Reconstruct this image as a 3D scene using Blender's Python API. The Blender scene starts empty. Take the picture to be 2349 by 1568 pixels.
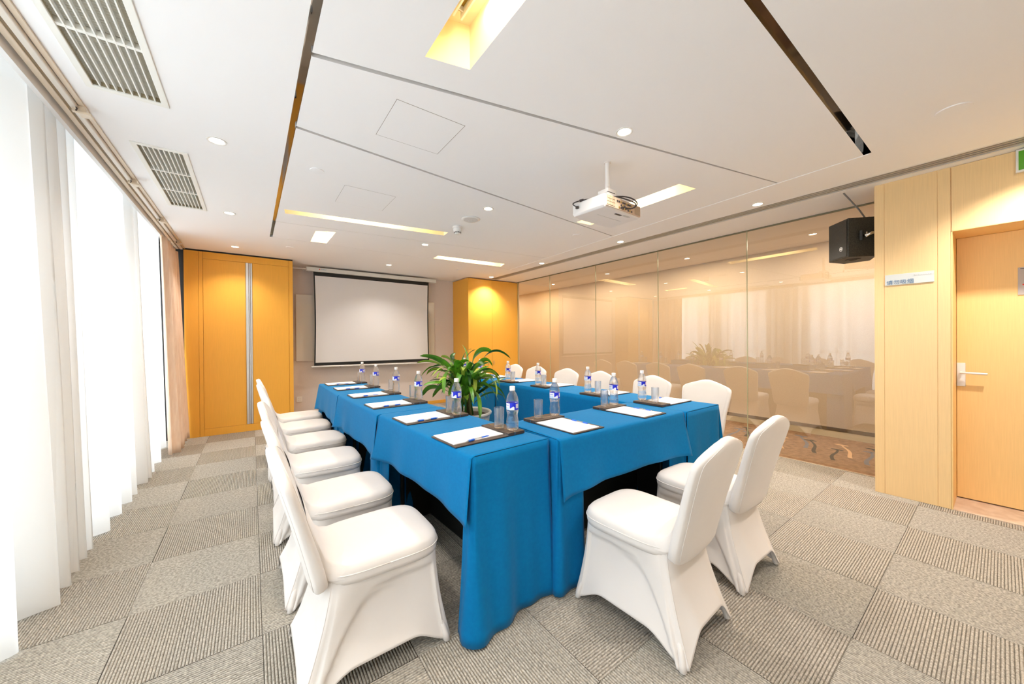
import bpy, bmesh, math, random
from mathutils import Vector, Matrix, geometry, noise
random.seed(7)
sc = bpy.context.scene
C = sc.collection
PI = math.pi
R = math.radians

# ------------------------------------------------------------------ camera
yaw, pitch, roll, CAMH = .62951, -.003614, -.0069056, 1.25603
F = Vector((math.sin(yaw)*math.cos(pitch), math.cos(yaw)*math.cos(pitch), math.sin(pitch)))
Rv = F.cross(Vector((0, 0, 1))).normalized(); Uv = Rv.cross(F)
R2 = Rv*math.cos(roll)+Uv*math.sin(roll); U2 = -Rv*math.sin(roll)+Uv*math.cos(roll)
cd = bpy.data.cameras.new('camera'); cam = bpy.data.objects.new('camera', cd); C.objects.link(cam)
M = Matrix((R2, U2, -F)).transposed().to_4x4(); M.translation = (0, 0, CAMH)
cam.matrix_world = M
cd.sensor_width = 36; cd.sensor_fit = 'HORIZONTAL'; cd.lens = 819.43*36/2349; cd.clip_start = .02
sc.camera = cam

# ------------------------------------------------------------------ world, light, exposure
SKY = 4.7; LAMP_W = 47.0; COVE_W = 8.0; CORR_W = 18.0; EXPO = 0.50
WARM = (1.0, .91, .82)
w = bpy.data.worlds.new('world'); sc.world = w; w.use_nodes = True
bg = w.node_tree.nodes['Background']; bg.inputs[0].default_value = (.83, .915, 1.0, 1); bg.inputs[1].default_value = SKY
sc.view_settings.view_transform = 'Standard'; sc.view_settings.look = 'None'
sc.view_settings.exposure = EXPO; sc.view_settings.gamma = 1; sc.view_settings.use_curve_mapping = False
cy = sc.cycles
cy.max_bounces = 14; cy.diffuse_bounces = 7; cy.glossy_bounces = 5; cy.transmission_bounces = 10; cy.transparent_max_bounces = 24
cy.use_denoising = True; cy.sample_clamp_indirect = 8; cy.caustics_reflective = False; cy.blur_glossy = .5

def lamp(name, kind, loc, energy, color, parent=None, rot=(0, 0, 0), **kw):
    d = bpy.data.lights.new(name, kind); d.energy = energy; d.color = color
    for k, v in kw.items(): setattr(d, k, v)
    o = bpy.data.objects.new(name, d); C.objects.link(o); o.location = loc; o.rotation_euler = rot; o.parent = parent
    return o
# sky portal in the opening of the window wall (sampling aid for the sky light)
pt = lamp('sky_portal', 'AREA', (-1.12, 2.1, 1.3), 1, (1, 1, 1), rot=(0, -PI/2, 0), shape='RECTANGLE', size=2.6, size_y=8.6)
pt.data.cycles.is_portal = True

# ------------------------------------------------------------------ materials
MATS = {}
def mat(name, col=(.8, .8, .8), rough=.5, metal=0, emit=None, es=0, sheen=0, trans=0, ior=1.45, coat=0, spec=None):
    if name in MATS: return MATS[name]
    m = bpy.data.materials.new(name); m.use_nodes = True; MATS[name] = m
    b = m.node_tree.nodes['Principled BSDF']
    b.inputs['Base Color'].default_value = (*col, 1); b.inputs['Roughness'].default_value = rough
    b.inputs['Metallic'].default_value = metal; b.inputs['IOR'].default_value = ior
    if emit: b.inputs['Emission Color'].default_value = (*emit, 1); b.inputs['Emission Strength'].default_value = es
    if sheen: b.inputs['Sheen Weight'].default_value = sheen; b.inputs['Sheen Roughness'].default_value = .4
    if trans: b.inputs['Transmission Weight'].default_value = trans
    if coat: b.inputs['Coat Weight'].default_value = coat; b.inputs['Coat Roughness'].default_value = .1
    if spec is not None: b.inputs['Specular IOR Level'].default_value = spec
    return m
def nodes(m): return m.node_tree.nodes, m.node_tree.links, m.node_tree.nodes['Principled BSDF']
def noisy(m, c1, c2, scale=(1, 1, 1), ns=10, detail=4, bump=0, bscale=None, lo=.35, hi=.65, dist=.002):
    n, l, b = nodes(m)
    tc = n.new('ShaderNodeTexCoord'); mp = n.new('ShaderNodeMapping'); mp.inputs['Scale'].default_value = scale
    t = n.new('ShaderNodeTexNoise'); t.inputs['Scale'].default_value = ns; t.inputs['Detail'].default_value = detail
    r = n.new('ShaderNodeValToRGB'); r.color_ramp.elements[0].color = (*c1, 1); r.color_ramp.elements[1].color = (*c2, 1)
    r.color_ramp.elements[0].position = lo; r.color_ramp.elements[1].position = hi
    l.new(tc.outputs['Object'], mp.inputs[0]); l.new(mp.outputs[0], t.inputs[0]); l.new(t.outputs[0], r.inputs[0]); l.new(r.outputs[0], b.inputs['Base Color'])
    if bump:
        t2 = t
        if bscale:
            t2 = n.new('ShaderNodeTexNoise'); t2.inputs['Scale'].default_value = bscale; l.new(tc.outputs['Object'], t2.inputs[0])
        bp = n.new('ShaderNodeBump'); bp.inputs['Strength'].default_value = bump; bp.inputs['Distance'].default_value = dist
        l.new(t2.outputs[0], bp.inputs['Height']); l.new(bp.outputs[0], b.inputs['Normal'])
    return m
def lerp3(a, k): return tuple(min(1, x*k) for x in a)
def wood(name, c, rough=.38):
    m = mat(name, c, rough, spec=.35)
    return noisy(m, lerp3(c, .955), lerp3(c, 1.03), (60, 60, 1.4), 4.0, 5, .03, lo=.3, hi=.7, dist=.001)
W_CAB = wood('veneer_honey', (.83, .425, .062)); W_COL = wood('veneer_maple', (.89, .64, .33)); W_DOOR = wood('veneer_door', (.90, .62, .27))
CEIL = mat('ceiling_paint', (.91, .905, .91), .85)
GROOVE = mat('ceiling_groove', (.70, .69, .68), .8)
WHITE = mat('white_paint', (.82, .81, .80), .5)
PLASTIC = mat('white_plastic', (.80, .79, .77), .35)
BEIGEP = mat('beige_plastic', (.72, .60, .46), .4)
BLACK = mat('black', (.012, .012, .012), .5)
DARKM = mat('dark_mirror', (.42, .40, .38), .04, 1)
CHROME = mat('chrome', (.8, .8, .8), .15, 1)
ALU = mat('aluminium', (.72, .73, .75), .3, .85)
SATIN = mat('satin_white_metal', (.82, .80, .78), .3, .2)
TAUPE = noisy(mat('taupe_wallpaper', (.66, .60, .57), .9), (.64, .58, .55), (.69, .625, .595), (90, 90, 90), 3, 4, .15)
CORRW = noisy(mat('corridor_wallpaper', (.60, .475, .34), .8), (.585, .46, .325), (.63, .505, .365), (60, 60, 60), 3, 4, .1)
RIB = noisy(mat('carpet_rib', (.42, .385, .33), .95), (.275, .25, .21), (.525, .48, .415), (1, 1, 1), 95, 5, .5, 260, .34, .66)
RIB_SHADE = noisy(mat('carpet_groove_shade', (.17, .155, .125), .95), (.10, .09, .07), (.23, .205, .165), (1, 1, 1), 120, 3)  # occlusion shade of the grooves, put into their colour
SPANDEX = noisy(mat('white_spandex', (.745, .705, .675), .62, sheen=.2), (.735, .695, .665), (.76, .72, .69), (1, 1, 1), 5, 3, .06, 14, dist=.01)
BLUE = noisy(mat('blue_cloth', (.0005, .155, .385), .85, sheen=.07, spec=.12), (.0005, .150, .375), (.001, .163, .40), (1, 1, 1), 60, 4, .12, 400, dist=.0006)
LEATHER = noisy(mat('brown_leather', (.05, .033, .025), .5), (.045, .03, .022), (.075, .052, .04), (1, 1, 1), 200, 3, .2, 500, dist=.0004)
PAPER = mat('paper', (.86, .84, .85), .8)
BLUEP = mat('blue_plastic', (.01, .12, .62), .3)
CLEARP = mat('clear_plastic', (.9, .92, .95), .1, trans=.7, ior=1.3)
LBLUE = mat('label_blue', (.005, .02, .62), .35); LWHITE = mat('label_white', (.80, .83, .90), .35)
LSKY = mat('label_sky', (.40, .60, .85), .35); LRED = mat('label_mauve', (.55, .42, .62), .35)
CAPW = mat('cap_white', (.85, .84, .84), .35)
GREEN = mat('exit_green', (.05, .20, .01), .4, emit=(.10, .34, .01), es=.22)
SIGN = mat('sign_acrylic', (.62, .64, .62), .12, coat=1.0)
SIGNG = mat('sign_grey', (.48, .44, .43), .35)
SIGNB = mat('sign_blue', (.10, .20, .36), .4); RED = mat('red_print', (.75, .06, .03), .4); INK = mat('ink', (.05, .04, .04), .5)
SCREEN = mat('screen_fabric', (.71, .70, .71), .9)
BOARD = mat('glass_board', (.66, .62, .55), .12, coat=.5)
SPK = noisy(mat('speaker_black', (.03, .027, .02), .55), (.022, .02, .014), (.045, .04, .03), (1, 1, 1), 120, 2, .4, 500, dist=.0006)
POT = mat('pot_glaze', (.66, .63, .58), .35); SOIL = mat('soil', (.05, .035, .02), .95)
DOWNE = mat('lamp_glow', (1, 1, 1), .5, emit=(1, .86, .66), es=28)
COVEIN = mat('cove_paint', (.84, .76, .56), .8)
SILL = noisy(mat('stone_sill', (.62, .48, .38), .45), (.56, .42, .32), (.68, .55, .45), (1, 1, 1), 14, 5)
ROD = mat('steel_rod', (.18, .18, .18), .4, .6)
BEIGEC = noisy(mat('beige_drape', (.86, .66, .50), .85, sheen=.2), (.82, .61, .46), (.90, .71, .56), (8, 8, 1), 6, 3)
CARPET2 = noisy(mat('corridor_carpet', (.25, .14, .075), .95), (.20, .11, .055), (.31, .18, .10), (1, 1, 1), 16, 6, .3, 300)
CM_D = mat('carpet_dark', (.055, .04, .022), .95); CM_L = mat('carpet_tan', (.60, .36, .19), .95); CM_B = mat('carpet_blue', (.16, .15, .17), .95)
LOUV = mat('louvre_white', (.86, .85, .80), .5); DUCT = mat('duct_dark', (.50, .42, .28), .8)

def thin_glass(name, tint, ior, rough=0.0, haze=0.0):
    m = bpy.data.materials.new(name); m.use_nodes = True; n, l = m.node_tree.nodes, m.node_tree.links
    n.remove(n['Principled BSDF']); out = n['Material Output']
    t = n.new('ShaderNodeBsdfTransparent'); t.inputs[0].default_value = (*tint, 1)
    g = n.new('ShaderNodeBsdfGlossy'); g.inputs['Roughness'].default_value = rough
    # Schlick reflectance of a two-sided pane, the same from either side
    ge = n.new('ShaderNodeNewGeometry'); dt = n.new('ShaderNodeVectorMath'); dt.operation = 'DOT_PRODUCT'
    l.new(ge.outputs['Normal'], dt.inputs[0]); l.new(ge.outputs['Incoming'], dt.inputs[1])
    def mth(op, a, b_=None, **k):
        q = n.new('ShaderNodeMath'); q.operation = op
        for i, v in enumerate((a, b_)):
            if v is None: continue
            if isinstance(v, (int, float)): q.inputs[i].default_value = v
            else: l.new(v, q.inputs[i])
        return q.outputs[0]
    om = mth('SUBTRACT', 1.0, mth('ABSOLUTE', dt.outputs['Value'])); f5 = mth('POWER', om, 5.0)
    f = mth('ADD', ior, mth('MULTIPLY', f5, 1-ior))
    mx = n.new('ShaderNodeMixShader'); l.new(f, mx.inputs[0]); l.new(t.outputs[0], mx.inputs[1]); l.new(g.outputs[0], mx.inputs[2])
    l.new(mx.outputs[0], out.inputs[0]); return m
GLASSW = thin_glass('partition_glass', (.97, .98, .94), .16)
PANE = thin_glass('window_glass', (.95, .97, .96), .07)
TUMBLER = thin_glass('tumbler_glass', (.97, .975, .98), .08)
WATER = thin_glass('bottle_plastic', (.93, .95, .97), .06, .05)
def milky(m, k, bump, gl):
    n, l = m.node_tree.nodes, m.node_tree.links; out = n['Material Output']; src = out.inputs[0].links[0].from_socket
    d = n.new('ShaderNodeBsdfGlass'); d.inputs['IOR'].default_value = 1.30; d.inputs['Roughness'].default_value = .03
    t = n.new('ShaderNodeBsdfTranslucent'); t.inputs[0].default_value = (.85, .88, .92, 1)
    a = n.new('ShaderNodeMixShader'); a.inputs[0].default_value = k; l.new(src, a.inputs[1]); l.new(t.outputs[0], a.inputs[2])
    b_ = n.new('ShaderNodeMixShader'); b_.inputs[0].default_value = gl; l.new(a.outputs[0], b_.inputs[1]); l.new(d.outputs[0], b_.inputs[2]); l.new(b_.outputs[0], out.inputs[0])
    tc = n.new('ShaderNodeTexCoord'); ns = n.new('ShaderNodeTexNoise'); ns.inputs['Scale'].default_value = 90; bp = n.new('ShaderNodeBump'); bp.inputs['Strength'].default_value = bump; bp.inputs['Distance'].default_value = .004
    l.new(tc.outputs['Object'], ns.inputs[0]); l.new(ns.outputs[0], bp.inputs['Height'])
    for q in n:
        if q.type in ('BSDF_GLOSSY', 'BSDF_GLASS'): l.new(bp.outputs[0], q.inputs['Normal'])
milky(WATER, .10, .5, .5); milky(TUMBLER, .03, .02, .35)
EDGE = mat('glass_edge', (.50, .52, .34), .2, trans=.3)

def sheer(name, tr, col):
    m = bpy.data.materials.new(name); m.use_nodes = True; n, l = m.node_tree.nodes, m.node_tree.links
    n.remove(n['Principled BSDF']); out = n['Material Output']
    t = n.new('ShaderNodeBsdfTransparent'); d = n.new('ShaderNodeBsdfDiffuse'); tl = n.new('ShaderNodeBsdfTranslucent')
    d.inputs[0].default_value = (*col, 1); tl.inputs[0].default_value = (*col, 1)
    a = n.new('ShaderNodeMixShader'); a.inputs[0].default_value = .55; l.new(d.outputs[0], a.inputs[1]); l.new(tl.outputs[0], a.inputs[2])
    b = n.new('ShaderNodeMixShader'); b.inputs[0].default_value = 1-tr; l.new(t.outputs[0], b.inputs[1]); l.new(a.outputs[0], b.inputs[2])
    l.new(b.outputs[0], out.inputs[0]); return m
SHEER = sheer('sheer_voile', .07, (.90, .89, .87))

# ------------------------------------------------------------------ mesh helpers
class MB:
    def __init__(s): s.v = []; s.f = []; s.m = []; s.mats = []
    def mi(s, m):
        if m not in s.mats: s.mats.append(m)
        return s.mats.index(m)
    def quadgrid(s, pts, m, closed_u=False, closed_v=False):
        b = len(s.v); k = s.mi(m); nu = len(pts); nv = len(pts[0])
        for row in pts: s.v += [tuple(p) for p in row]
        for i in range(nu if closed_u else nu-1):
            for j in range(nv if closed_v else nv-1):
                a = b+i*nv+j; c = b+((i+1) % nu)*nv+j; j2 = (j+1) % nv
                s.f.append((a, b+i*nv+j2, b+((i+1) % nu)*nv+j2, c)); s.m.append(k)
        return b
    def poly(s, pts, m):
        b = len(s.v); s.v += [tuple(p) for p in pts]; s.f.append(tuple(range(b, b+len(pts)))); s.m.append(s.mi(m))
    def loft(s, loops, m, cap0=True, cap1=True):
        b = s.quadgrid(loops, m, closed_v=True); n = len(loops[0]); k = s.mi(m)
        if cap0: s.f.append(tuple(b+i for i in range(n-1, -1, -1))); s.m.append(k)
        if cap1: e = b+(len(loops)-1)*n; s.f.append(tuple(e+i for i in range(n))); s.m.append(k)
    def box(s, lo, hi, m, T=None):
        x0, y0, z0 = lo; x1, y1, z1 = hi
        P = [Vector(p) for p in ((x0, y0, z0), (x1, y0, z0), (x1, y1, z0), (x0, y1, z0), (x0, y0, z1), (x1, y0, z1), (x1, y1, z1), (x0, y1, z1))]
        if T: P = [T @ p for p in P]
        b = len(s.v); s.v += [tuple(p) for p in P]; k = s.mi(m)
        for f in ((0, 3, 2, 1), (4, 5, 6, 7), (0, 1, 5, 4), (1, 2, 6, 5), (2, 3, 7, 6), (3, 0, 4, 7)):
            s.f.append(tuple(b+i for i in f)); s.m.append(k)
    def lathe(s, prof, m, n=24, c=(0, 0, 0), cap=True):
        loops = [[(c[0]+r*math.cos(2*PI*i/n), c[1]+r*math.sin(2*PI*i/n), c[2]+z) for i in range(n)] for r, z in prof]
        s.loft(loops, m, cap, cap)
    def tube(s, path, r, m, n=8):
        P = [Vector(p) for p in path]; loops = []
        rr = r if isinstance(r, (list, tuple)) else [r]*len(P)
        for i, p in enumerate(P):
            t = (P[min(i+1, len(P)-1)]-P[max(i-1, 0)]).normalized()
            a = t.orthogonal().normalized() if i == 0 else (a-t*a.dot(t)).normalized()
            bb = t.cross(a)
            loops.append([tuple(p+(a*math.cos(2*PI*j/n)+bb*math.sin(2*PI*j/n))*rr[i]) for j in range(n)])
        s.loft(loops, m)
    def build(s, name, parent=None, smooth=False, loc=(0, 0, 0), rot=None, bevel=0, sub=0, solid=0, angle=None, recalc=True):
        me = bpy.data.meshes.new(name); me.from_pydata(s.v, [], s.f)
        for m in s.mats: me.materials.append(m)
        me.polygons.foreach_set('material_index', s.m)
        if recalc:
            bm = bmesh.new(); bm.from_mesh(me); bmesh.ops.recalc_face_normals(bm, faces=bm.faces); bm.to_mesh(me); bm.free()
        if smooth: me.polygons.foreach_set('use_smooth', [True]*len(me.polygons))
        if angle: me.set_sharp_from_angle(angle=R(angle))
        me.update()
        o = bpy.data.objects.new(name, me); C.objects.link(o); o.parent = parent; o.location = loc
        if rot: o.rotation_euler = rot
        if solid: md = o.modifiers.new('solid', 'SOLIDIFY'); md.thickness = solid; md.offset = 0
        if bevel: md = o.modifiers.new('bevel', 'BEVEL'); md.width = bevel; md.segments = 2; md.limit_method = 'ANGLE'
        if sub: md = o.modifiers.new('sub', 'SUBSURF'); md.levels = sub; md.render_levels = sub
        return o
def empty(name, loc=(0, 0, 0), rz=0):
    o = bpy.data.objects.new(name, None); C.objects.link(o); o.location = loc; o.rotation_euler = (0, 0, rz); o.empty_display_size = .05; return o
def tag(o, label, cat, group=None):
    o['label'] = label; o['category'] = cat
    if group: o['group'] = group
    return o
def struct(o, label=None):
    o['kind'] = 'structure'
    if label: o['label'] = label
    return o
def copy_tree(o, parent=None):
    c = o.copy(); C.objects.link(c); c.parent = parent
    for ch in list(o.children): copy_tree(ch, c)
    return c
def boxobj(name, lo, hi, m, parent=None, bevel=0):
    b = MB(); b.box(lo, hi, m); return b.build(name, parent, bevel=bevel)

# ================================================================== THE SETTING
ZC = 2.5; XW = -1.12; YB = 6.75; YR = -2.2; XG = 4.60; XD = 4.13
# ---- floor: sub floor + rib carpet tiles laid quarter-turned
fl = struct(boxobj('floor', (-1.3, YR-.1, -.12), (4.55, YB+.1, -.006), mat('screed', (.10, .09, .075), .9)), 'ribbed grey-brown carpet tiles laid quarter turned')
def tile_mesh(x0, x1, y0, y1, along_y):
    """ribs with flat tops and troughs painted darker as shade; coordinates relative to the tile corner"""
    b = MB(); p = .5/46; n0 = x0 if along_y else y0; n1 = x1 if along_y else y1
    l0, l1 = (y0, y1) if along_y else (x0, x1)
    g = .0008; u = n0+g
    prof = []; k = 0
    while u < n1-g-1e-5:
        e = min(u+p, n1-g); w_ = e-u
        prof += [(u, -.0045), (u+w_*.16, -.0045), (u+w_*.30, -.0006), (u+w_*.58, .0006), (u+w_*.86, -.0006)]
        u = e
    prof.append((n1-g, -.0045))
    P = lambda a, z, l: (a, l, z) if along_y else (l, a, z)
    for i in range(len(prof)-1):
        (a0, z0), (a1, z1) = prof[i], prof[i+1]
        m = RIB_SHADE if (z0 < -.004 and z1 < -.004) else RIB
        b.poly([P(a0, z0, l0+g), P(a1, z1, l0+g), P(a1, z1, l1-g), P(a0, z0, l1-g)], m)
    return b
GX, GY = .027, -.1266
shared = {}
for i in range(-3, 10):
    for j in range(-5, 14):
        x0, y0 = GX+.5*i, GY+.5*j; x1, y1 = x0+.5, y0+.5
        ay = (i+j) % 2 == 1
        X1 = min(x1, 4.548); Y0 = max(y0, YR); Y1 = min(y1, YB)
        if y0+.25 < .617: X1 = min(X1, 4.13)
        X0 = x0
        if X1-X0 < .02 or Y1-Y0 < .02: continue
        full = abs(X1-X0-.5) < 1e-6 and abs(Y1-Y0-.5) < 1e-6
        if full and ay in shared:
            o = shared[ay].copy(); C.objects.link(o)
        else:
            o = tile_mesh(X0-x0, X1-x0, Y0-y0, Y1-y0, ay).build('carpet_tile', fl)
            if full: shared[ay] = o
        o.location = (x0, y0, random.uniform(-.0004, .0004)); o.rotation_euler = (0, 0, 0)
struct(boxobj('trim_1', (4.546, .617, -.006), (4.558, 6.1, .003), mat('threshold_metal', (.62, .50, .34), .35, .5)), 'thin pale metal strip on the floor along the glass partition')
struct(boxobj('trim_2', (4.13, -.80, -.03), (4.50, .222, .004), SILL), 'pinkish stone threshold under the door')

# ---- ceiling with its slots, grooves and openings
def plate(name, outer, holes, z, m, parent=None):
    vs = []; fs = []
    for L in [outer]+holes:
        if sum(L[i][0]*L[(i+1) % len(L)][1]-L[(i+1) % len(L)][0]*L[i][1] for i in range(len(L))) < 0: L = L[::-1]
        b = len(vs); vs += [Vector(p) for p in L]; fs.append(list(range(b, b+len(L))))
    ov, oe, of, _, _, orf = geometry.delaunay_2d_cdt(vs, [], fs, 1, 1e-5)
    mb = MB(); mb.mi(m); mb.v = [(p.x, p.y, z) for p in ov]
    for f, o in zip(of, orf):
        if all(k == 0 for k in o) and o: mb.f.append(tuple(f)); mb.m.append(0)
    ob = mb.build(name, parent, recalc=False)
    return ob
def channel(mb, loop, z0, z1, m, top=True):
    n = len(loop)
    for i in range(n):
        a, b2 = loop[i], loop[(i+1) % n]
        mb.poly([(*a, z0), (*b2, z0), (*b2, z1), (*a, z1)], m)
    if top: mb.poly([(*p, z1) for p in loop], m)
def strip(a, b, w0, w1=None):
    """quad of width w0..w1 from a to b, grown on the far (left) side"""
    w1 = w0 if w1 is None else w1
    a, b = Vector(a), Vector(b); t = (b-a).normalized(); n = Vector((-t.y, t.x))
    return [tuple(a), tuple(b), tuple(b+n*w1), tuple(a+n*w0)]
slotL = [(.186, .53), (.224, .53), (.206, 5.08), (.180, 5.08)]
slotN = [(.224, .525), (3.365, .515), (3.372, .555), (.224, .56)]
seamA = strip((.216, 1.745), (3.40, 1.052), .026, .010)
seamB = strip((.215, 2.392), (3.50, 2.742), .024, .014)
seamC = strip((.206, 4.40), (3.58, 4.05), .006)
rl = strip((3.374, .53), (3.66, 5.08), -.009)
farl = strip((.19, 5.075), (3.66, 5.08), .005)
coves = {'a': [(.255, 3.955), (1.826, 3.735), (1.838, 3.872), (.270, 4.075)], 'b': [(.588, 4.53), (.780, 4.45), (.772, 5.02), (.597, 5.04)],
         'c': [(2.20, 4.84), (3.32, 4.745), (3.39, 4.97), (2.21, 5.02)], 'd': [(2.775, 1.522), (2.972, 1.49), (2.972, 2.62), (2.775, 2.64)],
         'e': [(.628, .75), (.819, .75), (.819, 1.438), (.622, 1.485)]}
vents = [(-.61, -.365, 1.34, 2.57), (-.575, -.355, 3.17, 4.39)]
vloops = [[(a, c), (b, c), (b, d), (a, d)] for a, b, c, d in vents]
diff = [(3.872, YR+.1), (4.052, YR+.1), (4.052, 6.04), (3.872, 6.04)]
ceil = plate('ceiling', [(-.80, YR), (XG+.02, YR), (XG+.02, YB), (-.80, YB)], [slotL, slotN, seamA, seamB, seamC, farl, diff]+list(coves.values())+vloops, ZC, CEIL)
struct(ceil, 'white plasterboard ceiling with slanting seams, dark slots and lit recesses')
mb = MB()
for L in (seamA, seamB, seamC, farl): channel(mb, L, ZC, ZC+.028, GROOVE)
mb.build('seam_groove', ceil)
mb = MB()
for L in (slotL, slotN): channel(mb, L, ZC, ZC+.10, DARKM)
o = mb.build('mirror_slot', ceil); o['label'] = 'dark mirror-lined slot in the ceiling'
lid = MB(); lid.box((-1.3, YR-.1, ZC+.42), (XG+.05, YB+.1, ZC+.46), mat('slab_white', (.7, .68, .65), .9)); struct(lid.build('ceiling_slab'))
bd = MB(); bd.loft([[(*p, ZC-.004) for p in rl], [(*p, ZC+.001) for p in rl]], mat('bead_white', (.93, .93, .93), .5)); bd.build('edge_bead', ceil)
# lit recesses
for k, L in coves.items():
    mb = MB(); zt = 2.70; channel(mb, L, ZC, zt, COVEIN)
    o = mb.build('lit_recess', ceil, recalc=False); o['label'] = 'recess glowing warm yellow'
    cx = sum(p[0] for p in L)/4; cyy = sum(p[1] for p in L)/4
    sx = (L[1][0]-L[0][0]); sy = abs(L[3][1]-L[0][1])
    if k == 'e': continue
    lamp('recess_lamp', 'AREA', (cx, cyy, zt-.02), COVE_W*max(sx*sy, .05)/.2, (1, .80, .50), shape='RECTANGLE', size=sx*.8, size_y=sy*.55)
lamp('recess_lamp', 'AREA', (.785, 1.02, 2.685), COVE_W*.7, (1, .76, .42), shape='RECTANGLE', size=.05, size_y=.5)
gr = MB()
for i in range(4): gr.box((.632+i*.038, .78, 2.655), (.640+i*.038, 1.39, 2.69), LOUV)
for i in range(9): gr.box((.628, .80+i*.07, 2.670), (.752, .806+i*.07, 2.69), LOUV)
gr.box((.628, .78, 2.692), (.752, 1.39, 2.698), mat('recess_dark', (.35, .22, .03), .6))
tag(gr.build('recess_grille'), 'small yellowish grille up inside the lit ceiling recess', 'grille')
# linear air diffuser along the right of the ceiling
df = empty('linear_diffuser', (3.962, 2, ZC)); tag(df, 'long pale linear slot diffuser running along the glass side of the ceiling', 'air vent')
mb = MB(); channel(mb, [(a-3.962, b-2) for a, b in diff], 0, .06, DUCT); mb.build('duct_slot', ceil, loc=(3.962, 2, ZC), recalc=False)
for dx in (-.085, -.045, -.005, .035, .075): boxobj('blade', (dx-.006, YR-1.9, -.002), (dx+.007, 4.04, .03), SATIN if dx in (-.085, .075) else mat('blade_bronze', (.55, .50, .42), .35, .4), df)
# louvred vents
def vent(x0, x1, y0, y1, label):
    r = empty('ceiling_vent', ((x0+x1)/2, (y0+y1)/2, ZC)); tag(r, label, 'air vent', 'louvred vents beside the window')
    hx, hy = (x1-x0)/2, (y1-y0)/2
    f = MB(); m_ = .024
    for lo, hi in (((-hx-m_, -hy-m_), (hx+m_, -hy+.004)), ((-hx-m_, hy-.004), (hx+m_, hy+m_)), ((-hx-m_, -hy), (-hx+.004, hy)), ((hx-.004, -hy), (hx+m_, hy))):
        f.box((*lo, -.007), (*hi, .002), LOUV)
    f.build('frame', r, bevel=.002)
    d = MB(); channel(d, [(-hx, -hy), (hx, -hy), (hx, hy), (-hx, hy)], 0, .16, DUCT); d.build('duct', r, recalc=False)
    n = 8
    bar = None
    for i in range(n):
        x = -hx+(i+1)*2*hx/(n+1)
        if bar is None:
            bar = boxobj('slat', (-.0026, -hy, -.002), (.0026, hy, .018), LOUV, r); bar.location.x = x
        else:
            c = bar.copy(); C.objects.link(c); c.location.x = x
    for y in (-hy/3, hy/3): boxobj('divider', (-hx, y-.009, -.001), (hx, y+.009, .02), LOUV, r)
    cr = MB(); N = int(2*hy/.0155)
    for i in range(N):
        y = -hy+(i+.5)*2*hy/N; T = Matrix.Translation((0, y, .024)) @ Matrix.Rotation(R(-78), 4, 'X')
        cr.box((-hx, -.0040, -.0009), (hx, .0040, .0009), LOUV, T)
    c = cr.build('cross_louvre', r); c['kind'] = 'stuff'
vent(*vents[0], 'white louvred ceiling vent beside the curtain track, nearest the camera')
vent(*vents[1], 'smaller-looking white louvred ceiling vent beside the curtain track, farther from the camera')
# access hatches
def hatch(x0, x1, y0, y1, label, g):
    h = MB(); h.box((x0+g, y0+g, ZC-.0015), (x1-g, y1-g, ZC+.004), CEIL); o = tag(h.build('access_hatch', bevel=.001), label, 'hatch', 'ceiling access hatches')
    e = MB()
    for lo, hi in (((x0, y0), (x1, y0+g)), ((x0, y1-g), (x1, y1)), ((x0, y0), (x0+g, y1)), ((x1-g, y0), (x1, y1))): e.box((*lo, ZC-.0006), (*hi, ZC+.001), mat('hatch_gap', (.33, .29, .26), .9))
    e.build('gap', o)
hatch(.611, 1.008, 1.828, 2.213, 'square access hatch in the ceiling between the two slanting seams', .003)
hatch(.606, 1.012, 3.07, 3.48, 'square access hatch in the ceiling beside the long lit recess', .002)
# flush discs
def disc(x, y, r, label, nm='sprinkler_cover'):
    b = MB(); b.lathe([(r*.985, 0), (r, -.002), (r*.97, -.006), (r*.6, -.0075), (.0005, -.008)], CEIL, 32)
    o = tag(b.build(nm, loc=(x, y, ZC+.001), smooth=True, angle=40), label, 'ceiling cover', 'flush round covers on the ceiling'); return o
disc(3.11, .156, .068, 'large flush white disc on the ceiling near the door')
disc(.392, 2.928, .046, 'flush white disc on the ceiling between the dark slot and the small square hatch')
disc(3.119, 2.966, .046, 'flush white disc on the ceiling just beyond the projector')
disc(.413, 5.50, .046, 'flush white disc on the ceiling in front of the wooden wardrobe')
disc(2.94, 5.60, .046, 'flush white disc on the ceiling near the far right end of the screen')
# speaker grille + smoke detector
sp = empty('ceiling_speaker', (1.816, 3.192, ZC)); tag(sp, 'round white ceiling loudspeaker with a fine mesh', 'speaker')
b = MB(); b.lathe([(.092, .001), (.094, -.004), (.086, -.010), (.072, -.011)], PLASTIC, 36, cap=False); b.build('rim', sp, True, angle=40)
b = MB(); b.lathe([(.073, -.010), (.03, -.0125), (.0005, -.013)], noisy(mat('mesh_white', (.72, .71, .70), .7), (.55, .54, .53), (.80, .79, .78), (1, 1, 1), 260, 1), 36, cap=False); b.build('mesh', sp, True)
sd = empty('smoke_detector', (1.822, 3.497, ZC)); tag(sd, 'small white cup-shaped smoke detector on the ceiling', 'smoke detector')
b = MB(); b.lathe([(.052, .001), (.053, -.012), (.049, -.018)], PLASTIC, 28); b.build('base', sd, True, angle=40)
b = MB(); b.lathe([(.045, -.018), (.047, -.030), (.042, -.055), (.036, -.060), (.036, -.068), (.026, -.080), (.0005, -.082)], PLASTIC, 28); b.build('body', sd, True, angle=40)
b = MB()
for i in range(10):
    T = Matrix.Rotation(2*PI*i/10, 4, 'Z'); b.box((.033, -.0055, -.070), (.0385, .0055, -.058), INK, T)
b.build('smoke_slot', sd)
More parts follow.
